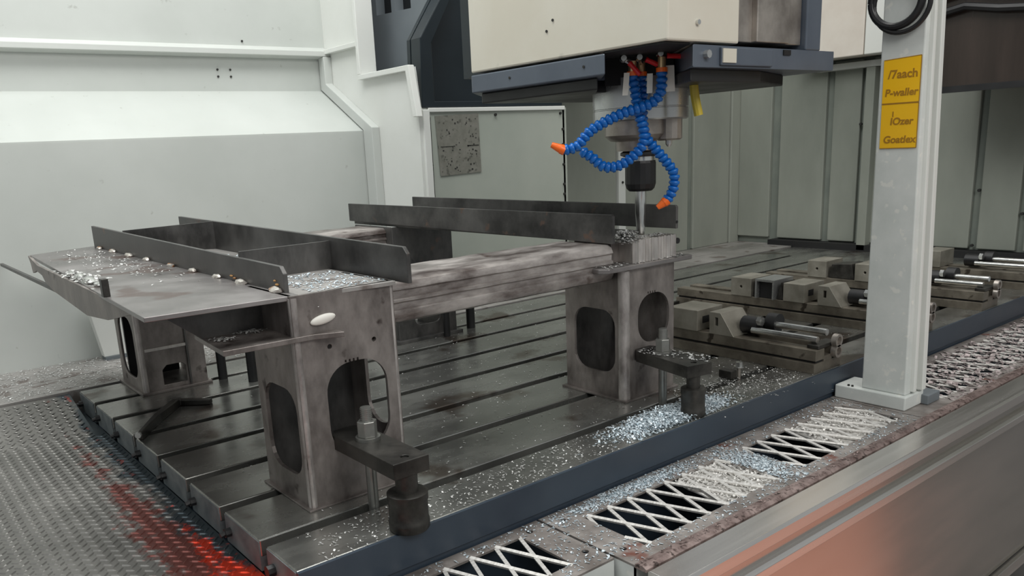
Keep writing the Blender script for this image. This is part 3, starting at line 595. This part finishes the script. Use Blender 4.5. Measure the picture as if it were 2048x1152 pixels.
# rails: fluted, round-cornered box tubes
def rail(x0, x1, y0, y1, z0, z1, nm, material):
    r = .016; pr = []
    h = z1 - z0
    # front face with two shallow flutes (y0 side), from bottom to top
    pr += [(y0 + r, z0), (y0 + r * .3, z0 + r * .3), (y0, z0 + r)]
    for a, d in ((.30, 0), (.34, .005), (.46, .005), (.50, 0), (.56, 0), (.60, .005), (.74, .005), (.78, 0)): pr.append((y0 + d, z0 + h * a))
    pr += [(y0, z1 - r), (y0 + r * .3, z1 - r * .3), (y0 + r, z1), (y1 - r, z1), (y1 - r * .3, z1 - r * .3), (y1, z1 - r), (y1, z0 + r), (y1 - r * .3, z0 + r * .3), (y1 - r, z0)]
    n = 24; bm = NB(); rg = []
    for i in range(n + 1):
        x = x0 + (x1 - x0) * i / n; rg.append([bm.verts.new((x, y + .0006 * math.sin(i * 1.9 + k), z + .0006 * math.sin(i * 1.3 + k * 2))) for k, (y, z) in enumerate(pr)])
    m_ = len(pr)
    for a, b in zip(rg, rg[1:]):
        for k in range(m_): bm.faces.new((a[k], a[(k + 1) % m_], b[(k + 1) % m_], b[k]))
    bm.faces.new(rg[0][::-1]); bm.faces.new(rg[-1]); return obj(nm, bm, material, wk, smooth=True)
rail(.309, .935, .222, .405, .288, .371, 'tube_rail', K['workx'])
rail(.296, .920, 1.165, 1.35, .300, .371, 'tube_rail', K['workx'])
# left tray
bm = NB(); hexa(bm, [(-.109, .204, .372), (.136, .186, .372), (.137, 1.535, .372), (-.045, 1.468, .372)], [(-.109, .204, .380), (.136, .186, .380), (.137, 1.535, .380), (-.045, 1.468, .380)]); obj('wing_plate', bm, K['plate'], wk, bevel=.001)
bm = NB(); hexa(bm, [(.137, .186, .372), (.318, .172, .372), (.330, 1.33, .372), (.137, 1.42, .372)], [(.137, .186, .380), (.318, .172, .380), (.330, 1.33, .380), (.137, 1.42, .380)]); obj('tray_floor', bm, K['ledge'], wk, bevel=.001)
def flange(y0, z0a, z0b, y1, z1a, z1b, x, nm, material, cut=.012, xo=0):
    """upright flange: near end clipped corners"""
    bm = NB(); plate(bm, [(y0, z0a), (y0, z0b - cut), (y0 + cut, z0b), (y1, z1b), (y1, z1a)], [], (x, 0, 0), (0, 1, 0), (0, 0, 1), .008); return obj(nm, bm, material, wk, bevel=.001)
flange(.224, .380, .424, 1.50, .380, .441, .130, 'flange', K['workd'])
flange(.144, .376, .440, 1.33, .376, .456, .327, 'flange', K['workd'])
obj('partition', B(.138, .327, .425, .432, .380, .436), K['workd'], wk)
bm = NB(); hexa(bm, [(.138, 1.20, .38), (.327, 1.06, .38), (.327, 1.068, .38), (.138, 1.208, .38)], [(.138, 1.20, .440), (.327, 1.06, .452), (.327, 1.068, .452), (.138, 1.208, .440)]); obj('partition', bm, K['workd'], wk)
# lip below the wing plate with arched cut-out, long bar behind it
bm = NB(); plate(bm, [(.30, .372), (.50, .334), (.66, .322), (.95, .340), (1.03, .352), (1.06, .366), (1.12, .372), (1.17, .362), (1.18, .385), (1.20, .402), (1.17, .398), (1.10, .386)], [], (-.092, 0, 0), (0, 1, 0), (0, 0, 1), .006); obj('wing_lip', bm, K['work'], wk)
bm = NB(); hexa(bm, [(-.084, .90, .333), (-.076, .90, .333), (-.076, 1.75, .332), (-.084, 1.75, .332)], [(-.084, .90, .342), (-.076, .90, .342), (-.076, 1.75, .340), (-.084, 1.75, .340)]); obj('stiffener_bar', bm, K['workd'], wk)
obj('stop_tab', B(-.100, -.088, .468, .484, .380, .412), K['darksteel'], wk, bevel=.001)
# weld beads: short lumps along flange foot
def bead(x, y, z, s, m_):
    bm = NB(); bmesh.ops.create_icosphere(bm, subdivisions=2, radius=1)
    for v in bm.verts:
        v.co = Vector((x + v.co.x * s * .6 * random.uniform(.8, 1.2), y + v.co.y * s * 1.6 * random.uniform(.85, 1.15), z + v.co.z * s * .5 * random.uniform(.8, 1.2)))
    obj('weld_bead', bm, m_, wk, smooth=True)
for y_ in (1.42, 1.28, 1.13, .98, .80, .66, .52, .40, .25): bead(.124, y_, .382, .011 + .004 * random.random(), K['rustbead'])
for y_, s in ((.86, .014), (.78, .018), (.70, .020), (.63, .012)): bead(-.070, y_, .383, s, K['chrome'])
for y_, z_, s_ in ((.250, .392, .004), (.258, .398, .003), (.455, .389, .004), (.44, .386, .004)): bead(.1285, y_, z_, s_, K['rust'])
bead(.02, 1.30, .382, .006, K['chip'])
# right channel
flange(.218, .374, .440, 1.42, .384, .442, .930, 'channel_flange', K['workd'], .004)
flange(.190, .392, .447, 1.31, .388, .452, 1.118, 'channel_flange', K['workd'], .004)
obj('channel_web', B(.938, 1.118, .30, 1.40, .3745, .383), K['workd'], wk)
bm = NB(); plate(bm, [(.868, .205), (.885, .187), (1.17, .182), (1.18, .20), (1.13, .255), (1.13, .40), (.90, .41)], [], (0, 0, .314), (1, 0, 0), (0, 1, 0), .011); obj('cap_plate', bm, K['plate'], wk, bevel=.002)
# scalloped end block being milled
bm = NB(); n = 60; lo = []; hi = []; bl = []; bh = []
for i in range(n + 1):
    x = .975 + .150 * i / n; y = .196 + .0035 * math.cos(i * 2 * PI / 9) + .001 * math.sin(i * 1.7)
    lo.append(bm.verts.new((x, y, .3255))); hi.append(bm.verts.new((x, y, .378 + .001 * math.sin(i * 2.1)))); bl.append(bm.verts.new((x, .25, .3255))); bh.append(bm.verts.new((x, .25, .379)))
for i in range(n):
    bm.faces.new((lo[i], lo[i + 1], hi[i + 1], hi[i])); bm.faces.new((hi[i], hi[i + 1], bh[i + 1], bh[i])); bm.faces.new((bh[i], bh[i + 1], bl[i + 1], bl[i])); bm.faces.new((bl[i], bl[i + 1], lo[i + 1], lo[i]))
bm.faces.new((lo[0], hi[0], bh[0], bl[0])); bm.faces.new((lo[-1], bl[-1], bh[-1], hi[-1]))
obj('milled_block', bm, K['milled'], wk, label='freshly milled block with vertical cutter marks')
obj('spacer', B(.948, .978, .24, .36, .3255, .374), K['work'], wk, bevel=.002)
bm = NB(); cyl(bm, (1.118, .1885, .408), (1.118, .186, .408), .003); bm2 = bm
cyl(bm, (1.129, .192, .362), (1.129, .20, .362), .007, n=10); obj('pin', bm, K['black'], wk)

def stuff(name, bm, m_, label, cat):
    o = tag(obj(name, bm, m_), label, cat); o['kind'] = 'stuff'; return o
bm = NB(); chips(bm, gauss(900, .972, .216, .011, .010), lambda x, y: random.uniform(.372, .398), .002, .0055, 1.0); chips(bm, rnd(260, .985, 1.12, .205, .245), .3795, .0015, .004); stuff('milling_chips', bm, K['chip'], 'bright chips heaped on the frame end around the end mill', 'metal chips')
bm = NB(); chips(bm, rnd(260, .88, 1.16, .188, .30), .3255, .002, .006); stuff('milling_chips', bm, K['chip'], 'loose chips lying on the cap plate of the front right foot', 'metal chips')
bm = NB(); chips(bm, rnd(500, .16, .31, .19, .40), .3803, .0015, .004); chips(bm, gauss(260, .25, .75, .03, .05), .3803, .002, .006); stuff('milling_chips', bm, K['chipb'], 'pale chips spread over the tray floor between its flanges', 'metal chips')
bm = NB(); chips(bm, gauss(260, .06, 1.0, .04, .22), .3803, .0015, .0045); chips(bm, gauss(160, -.07, .74, .012, .07), .386, .003, .007); stuff('milling_chips', bm, K['chip'], 'chips sprinkled over the wing plate outside the long flange', 'metal chips')

# ============================================================ CLAMPS
def clamp(label, sx, sy, ang, zt, foot_xy, L0, L1, hw, r_f, material):
    t = thing('strap_clamp', label, 'clamp', (sx, sy, 0), 'strap clamps holding the welded frame', ang)
    def pb(bm, name, m_, **k):
        me_o = obj(name, bm, m_, None, **k); me_o.location = (0, 0, 0); return me_o
    def P(bm, name, m_, smooth=False, bevel=0):
        bmesh.ops.recalc_face_normals(bm, faces=bm.faces); me = bpy.data.meshes.new(name); bm.to_mesh(me); bm.free(); me.materials.append(m_)
        if smooth:
            for q in me.polygons: q.use_smooth = True
            me.set_sharp_from_angle(angle=math.radians(35))
        o = bpy.data.objects.new(name, me); C.objects.link(o); o.parent = t
        if bevel: b = o.modifiers.new('bevel', 'BEVEL'); b.width = bevel; b.segments = 2; b.limit_method = 'ANGLE'; b.angle_limit = math.radians(40)
    bm = NB(); plate(bm, [(-hw, L0), (hw, L0), (hw, L1 - .02), (hw - .012, L1), (-hw + .012, L1), (-hw, L1 - .02)], [rrect(-.012, .012, -.016, .022, .0115), circ(0, L0 + .020, .007)], (0, 0, zt - .027), (1, 0, 0), (0, 1, 0), .027); P(bm, 'strap', material, bevel=.0012)
    bm = NB(); cyl(bm, (0, L0 + .020, zt - .034), (0, L0 + .020, zt - .003), .0068, n=10); P(bm, 'jack_screw', K['darksteel'])
    bm = NB(); cyl(bm, (0, 0, -.028), (0, 0, zt + .058), .0095, n=16); P(bm, 'stud', K['nut'], True)
    for k in range(6):
        pass
    bm = NB()
    for k in range(7): cyl(bm, (0, 0, zt + .034 + k * .0034), (0, 0, zt + .0358 + k * .0034), .0104, n=14)
    P(bm, 'thread', K['nut'])
    bm = NB(); cyl(bm, (0, 0, zt), (0, 0, zt + .006), .0215, n=24); P(bm, 'washer', K['nut'], True)
    bm = NB(); cyl(bm, (0, 0, zt + .006), (0, 0, zt + .034), .0175, n=6); P(bm, 'hex_nut', K['nut'], bevel=.001)
    fx, fy = 0, L0 + .020
    bm = NB(); lathe(bm, fx, fy, [(.066, r_f * .86), (.064, r_f), (.052, r_f), (.050, r_f * .96), (.018, r_f * .96), (.016, r_f), (.004, r_f), (.0, r_f * .92)], 28); P(bm, 'support_foot', K['darksteel'], True)
    bm = NB(); cyl(bm, (fx, fy, .062), (fx, fy, zt - .024), r_f * .55, n=16); P(bm, 'foot_spindle', K['darksteel'], True)
    return t
clamp('near strap clamp with tall hex nut reaching into the front left foot', .206, .119, 0, .125, None, -.134, .085, .034, .034, K['darksteel'])
clamp('strap clamp under loose chips beside the front right foot', .996, .128, math.radians(-12), .122, None, -.125, .075, .034, .027, K['darksteel'])
for lab, x_, y_, h_, r_ in (('plain black stud left of the pair seen under the tray', .341, 1.174, .30, .013), ('plain black stud right of the pair seen under the tray', .392, 1.079, .30, .014), ('black stud nearest the rear right foot under the front tube', 1.084, 1.103, .16, .011), ('black stud standing right of its neighbour behind the front tube', 1.216, 1.145, .17, .015)):
    t = thing('clamping_stud', lab, 'stud', (x_, y_, 0), 'dark clamping studs behind the frame')
    bm = NB(); cyl(bm, (x_, y_, -.028), (x_, y_, h_), r_, n=14); obj('rod', bm, K['black'], t, smooth=True)
    bm = NB(); cyl(bm, (x_, y_, h_ - .05), (x_, y_, h_ - .025), r_ * 1.7, n=6); obj('nut', bm, K['darksteel'], t)
# cranked lever lying on the table
t = thing('cranked_bar', 'black cranked clamp bar lying across slots near rear left foot', 'bar', (.1, .9, 0))
bm = NB(); pts = [(.004, .800, .016), (.075, .905, .016), (.150, 1.000, .017), (.165, 1.005, .018), (.225, .955, .018)]
ws = [.005, .008, .009, .010, .010]; hs = [.020, .022, .020, .016, .013]; rg = []
for i, p_ in enumerate(pts):
    a = Vector(pts[max(0, i - 1)]); b = Vector(pts[min(len(pts) - 1, i + 1)]); d = (b - a); d.z = 0; d.normalize(); s = Vector((-d.y, d.x, 0)) * ws[i]; c = Vector(p_); c.z = 0.0005
    rg.append([bm.verts.new(v) for v in (c - s, c + s, c + s + Vector((0, 0, hs[i])), c - s + Vector((0, 0, hs[i])))])
for a, b in zip(rg, rg[1:]):
    for k in range(4): bm.faces.new((a[k], a[(k + 1) % 4], b[(k + 1) % 4], b[k]))
bm.faces.new(rg[0][::-1]); bm.faces.new(rg[-1]); obj('bar', bm, K['darksteel'], t, bevel=.002)
bm = NB(); cyl(bm, (.0, .794, .016), (-.004, .788, .016), .007, n=8); obj('tip', bm, K['spindle'], t)
# bolt standing by the vise
t = thing('flange_bolt', 'small pale headed bolt standing before the nearest vise rail', 'bolt', (1.29, .125, 0))
bm = NB(); cyl(bm, (1.29, .125, -.028), (1.29, .125, .030), .005, n=10); obj('shank', bm, K['spindlew'], t)
bm = NB(); cyl(bm, (1.29, .125, .028), (1.29, .125, .031), .013, n=16); cyl(bm, (1.29, .125, .031), (1.29, .125, .041), .0085, n=6); obj('head', bm, K['chrome'], t)
tag(obj('end_stop', B(1.262, 1.285, .128, .165, .0, .020), K['darksteel'], None, bevel=.001), 'small black stop block beside the pale headed bolt', 'block')

# ============================================================ VISES
def vise(label, x, y0, y1, items, wd=.115):
    t = thing('rail_vise', label, 'vise', (x + wd / 2, (y0 + y1) / 2, 0), 'modular vises lined up on the table')
    obj('lower_rail', B(x - .006, x + wd + .006, y0, y1, .0, .026), K['vise'], t, bevel=.001)
    obj('rail_groove', B(x + .006, x + wd - .006, y0 + .004, y1 - .004, .026, .032), K['void'], t)
    obj('upper_rail', B(x, x + .040, y0, y1, .032, .060), K['vise'], t, bevel=.0012)
    obj('upper_rail', B(x + wd - .040, x + wd, y0, y1, .032, .060), K['vise'], t, bevel=.0012)
    obj('rail_bottom', B(x + .038, x + wd - .038, y0, y1, .026, .040), K['vise'], t)
    for it in items:
        k = it[0]
        if k == 'jaw':
            a, b = it[1:3]; hy = (a + b) / 2; bm = NB(); plate(bm, [(a, .060), (b, .060), (b, .122), (a, .122)], [circ(hy, .092, .005)], (x - .004, 0, 0), (0, 1, 0), (0, 0, 1), wd + .004)
            obj('jaw_block', bm, K['jaw'], t, bevel=.0012)
        if k == 'block':
            a, b = it[1:3]; j = obj('jaw_block', B(x - .004, x + wd, a, b, .060, .120), K['jaw'], t, bevel=.0015)
            obj('socket', B(x + .02, x + .05, a - .0008, a + .01, .080, .100), K['void'], j)
        if k == 'wedge':
            a, b = it[1:3]; bm = NB(); plate(bm, [(a, .060), (b, .060), (b, .122), (a + (b - a) * .55, .122)], [[(b - .028, .085), (b - .018, .085), (b - .018, .108), (b - .028, .108)]], (x - .002, 0, 0), (0, 1, 0), (0, 0, 1), wd - .01)
            obj('sliding_jaw', bm, K['jaw'], t, bevel=.001)
        if k == 'dark':
            a, b = it[1:3]; bm = NB(); plate(bm, [(a, .061), (b, .061), (b - .012, .112), (a + .012, .118)], [], (x + .004, 0, 0), (0, 1, 0), (0, 0, 1), wd - .03)
            obj('clamp_wedge', bm, K['darksteel'], t, bevel=.002)
        if k == 'screw':
            a = it[1]; l = it[2]; cx = x + .055
            bm = NB(); cyl(bm, (cx, a, .088), (cx, a - .05, .088), .024, n=16); obj('screw_housing', bm, K['black'], t, smooth=True)
            bm = NB(); cyl(bm, (cx - .01, a - .05, .104), (cx - .01, a - .062, .104), .013, n=6); obj('screw_nut', bm, K['chrome'], t)
            bm = NB(); cyl(bm, (cx + .035, a - .055, .095), (cx + .035, a - .085, .095), .026, n=16); obj('knob', bm, K['black'], t, smooth=True)
            for dx, z_, m_ in ((.022, .093, K['chrome']), (-.022, .080, K['chrome'])):
                bm = NB(); cyl(bm, (cx + dx, a - .04, z_), (cx + dx, l, z_), .009, n=12); obj('guide_rod', bm, m_, t, smooth=True, label='bright chromed guide rod')
        if k == 'ends':
            obj('end_block', B(x + .015, x + wd - .01, y0 + .002, y0 + .035, .060, .070), K['darksteel'], t, bevel=.002)
            for z_ in (.074, .046):
                bm = NB(); ring = []
                for yy, rr in ((y0, .017), (y0 - .014, .017), (y0 - .014, .0105), (y0 - .002, .0105)):
                    ring.append([bm.verts.new((x + .085 + rr * math.cos(2 * PI * i / 18), yy, z_ + rr * math.sin(2 * PI * i / 18))) for i in range(18)])
                for a, b in zip(ring, ring[1:]):
                    for i in range(18): bm.faces.new((a[i], a[(i + 1) % 18], b[(i + 1) % 18], b[i]))
                bm.faces.new(ring[-1]); bm.faces.new(ring[0][::-1]); obj('bearing_ring', bm, K['spindlew'], t, smooth=True)
        if k == 'arch':
            a, b = it[1:3]; bm = NB(); plate(bm, [(a, .060), (a + .006, .060), (a + .006, .118), (b - .006, .118), (b - .006, .060), (b, .060), (b, .125), (a, .125)], [], (x - .012, 0, 0), (0, 1, 0), (0, 0, 1), wd)
            obj('bridge', bm, K['spindle'], t)
            obj('bridge_core', B(x + .004, x + wd - .02, a + .007, b - .007, .061, .116), K['void'], t)
    return t
vise('nearest low vise with two bright guide rods, next to the post', 1.44, .004, .80, [('block', .365, .47), ('wedge', .245, .325), ('screw', .250, .02), ('ends',)])
vise('second vise from the front, bright metal bridge between its jaws', 1.972, .004, .86, [('jaw', .545, .625), ('dark', .525, .545), ('arch', .455, .525), ('dark', .428, .452), ('block', .350, .425), ('wedge', .225, .305), ('screw', .225, .02), ('ends',)])
vise('third vise from the front, dark wedge beside a square jaw', 2.452, .004, .80, [('jaw', .545, .620), ('dark', .440, .540), ('jaw', .360, .435), ('wedge', .22, .30), ('screw', .21, .02), ('ends',)])
vise('far vise rail seen right of the post, low black screw housing', 2.90, .004, .62, [('jaw', .33, .40), ('screw', .26, .02), ('ends',)])
for lab, p_, r_ in (('thicker thin bright bar at the far table end, nearer the vises', [(3.15, .60, .012), (3.16, .30, .012), (3.18, -.0, .012)], .010), ('slimmer bright bar at the far table end, nearer the far wall', [(3.24, .55, .010), (3.26, -.0, .010)], .008)):
    bm = NB(); tube(bm, p_, r_, 8); tag(obj('steel_bar', bm, K['spindle'], None, smooth=True), lab, 'bar', 'bright bars at the far table end')
# loose parallels near the first vise
tag(obj('parallel_bar', B(1.62, 1.95, .800, .815, .0, .010), K['spindlew']), 'thin paler steel parallel lying behind the front right foot', 'bar')
tag(obj('parallel_bar', B(1.66, 1.98, .845, .858, .0, .012), K['darksteel']), 'thin dark steel parallel lying behind its paler neighbour', 'bar')
# clamp bar behind C and dark ball
t = thing('support_leg', 'white box bracket at the wall foot behind the left tray', 'bracket', (.18, 1.70, 0))
bm = NB(); hexa(bm, [(.150, 1.69, .012), (.235, 1.69, .012), (.235, 1.73, .012), (.150, 1.73, .012)], [(.118, 1.69, .22), (.235, 1.69, .22), (.235, 1.73, .22), (.118, 1.73, .22)]); obj('body', bm, K['white'], t, bevel=.002)
obj('foot', B(.152, .24, 1.685, 1.735, .0015, .012), K['slate'], t)
# notice plaque
t = thing('notice_plaque', 'grey stained notice plaque on the pale panel under the casting', 'plaque', (1.42, 1.425, .51))
bm = NB(); plate(bm, [(1.318, .722), (1.328, .509), (1.519, .514), (1.517, .728)], [], (0, 1.4285, 0), (1, 0, 0), (0, 0, 1), .0015); obj('sheet', bm, K['plaque'], t)
bm = NB()
for q in range(60):
    cx = random.choice((random.uniform(1.34, 1.42), random.uniform(1.45, 1.50))); cz = random.uniform(.52, .715); w_ = random.uniform(.002, .007); h_ = random.uniform(.001, .006)
    box(bm, cx, cx + w_, 1.4262, 1.4272, cz, cz + h_)
box(bm, 1.458, 1.512, 1.4262, 1.4272, .612, .615); box(bm, 1.335, 1.40, 1.4262, 1.4272, .612, .614)
obj('print', bm, K['slot'], t)

# ============================================================ CHIPS ON TABLE, LEDGE, GUTTER
bm = NB()
chips(bm, [q for q in rnd(1500, 0.05, 1.5, .0, .105)], .0003, .001, .0032)
for k in range(1, 8):
    y0 = edges[k][0]; chips(bm, rnd([0, 300, 260, 240, 200, 160, 140, 140][k], .1 if k < 3 else .3, 1.9, y0, edges[k][1]), .0003, .001, .003)
chips(bm, gauss(500, 1.22, .1, .12, .05), .0003, .001, .004)
bm2 = NB()
def on_bar(x, y): return any(a + .002 < y < b - .002 for a, b in edges)
stuff('table_chips', bm, K['chip'], 'fine metal chips sprinkled over the slotted table top', 'metal chips')
bm = NB(); pile = [(x, y) for x, y in gauss(5200, .92, .052, .075, .026) if .003 < y < .108 and x < 1.12] + [(x, y) for x, y in gauss(1800, 1.06, .06, .035, .02) if .003 < y < .108]
chips(bm, pile, lambda x, y: random.uniform(0, .010) * math.exp(-((x - .93) / .1) ** 2), .0015, .0045, .9); stuff('chip_pile', bm, K['chipb'], 'bluish white chip pile on the table edge around the second support foot', 'metal chips')
bm = NB(); chips(bm, rnd(4500, -.6, 1.2, 1.39, 1.765), .0015, .0015, .0045); stuff('ledge_chips', bm, K['chip'], 'chips littering the ledge along the left wall', 'metal chips')
bm = NB()
def gok(x, y): return not ((.12 < x < .41 and -.165 < y < -.035) or (.545 < x < .955 and -.203 < y < -.058) or (1.035 < x < 1.465 and -.203 < y < -.058) or (1.50 < x < 1.67 and y < 0))
def gok2(x, y): return gok(x, y) and (y > -.195 if x < .48 else y > -.236)
chips(bm, [q for q in rnd(3600, 0, 1.5, -.24, -.008) if gok2(*q)], -.0748, .001, .0035)
chips(bm, [q for q in gauss(1500, .72, -.03, .10, .014) if gok2(*q) and q[1] < -.006], -.0748, .0015, .0035); chips(bm, [q for q in gauss(1300, .99, -.13, .025, .05) if gok2(*q)], -.0745, .0015, .004)
stuff('gutter_chips', bm, K['chipb'], 'chips scattered on the gutter covers this side of the post', 'metal chips')
bm = NB(); chips(bm, rnd(1800, 1.68, 3.1, -.235, -.02), lambda x, y: -.0775 + random.uniform(0, .002), .003, .012, .5); stuff('gutter_chips', bm, K['chipp'], 'coarse pinkish chips heaped along the gutter beyond the post', 'metal chips')
bm = NB(); chips(bm, rnd(900, .48, 3.0, -.262, -.243), -.0685, .001, .003); stuff('lip_swarf', bm, K['railb'], 'fine rusty swarf along the lip of the stainless rail', 'metal chips')
bm = NB(); chips(bm, [(1.0 + (x) * .97 - y * .2, .115 + y + x * .2) for x, y in rnd(140, -.03, .03, -.11, .07)], .1225, .002, .005); stuff('clamp_chips', bm, K['chip'], 'few chips resting on the strap clamp by the front right foot', 'metal chips')
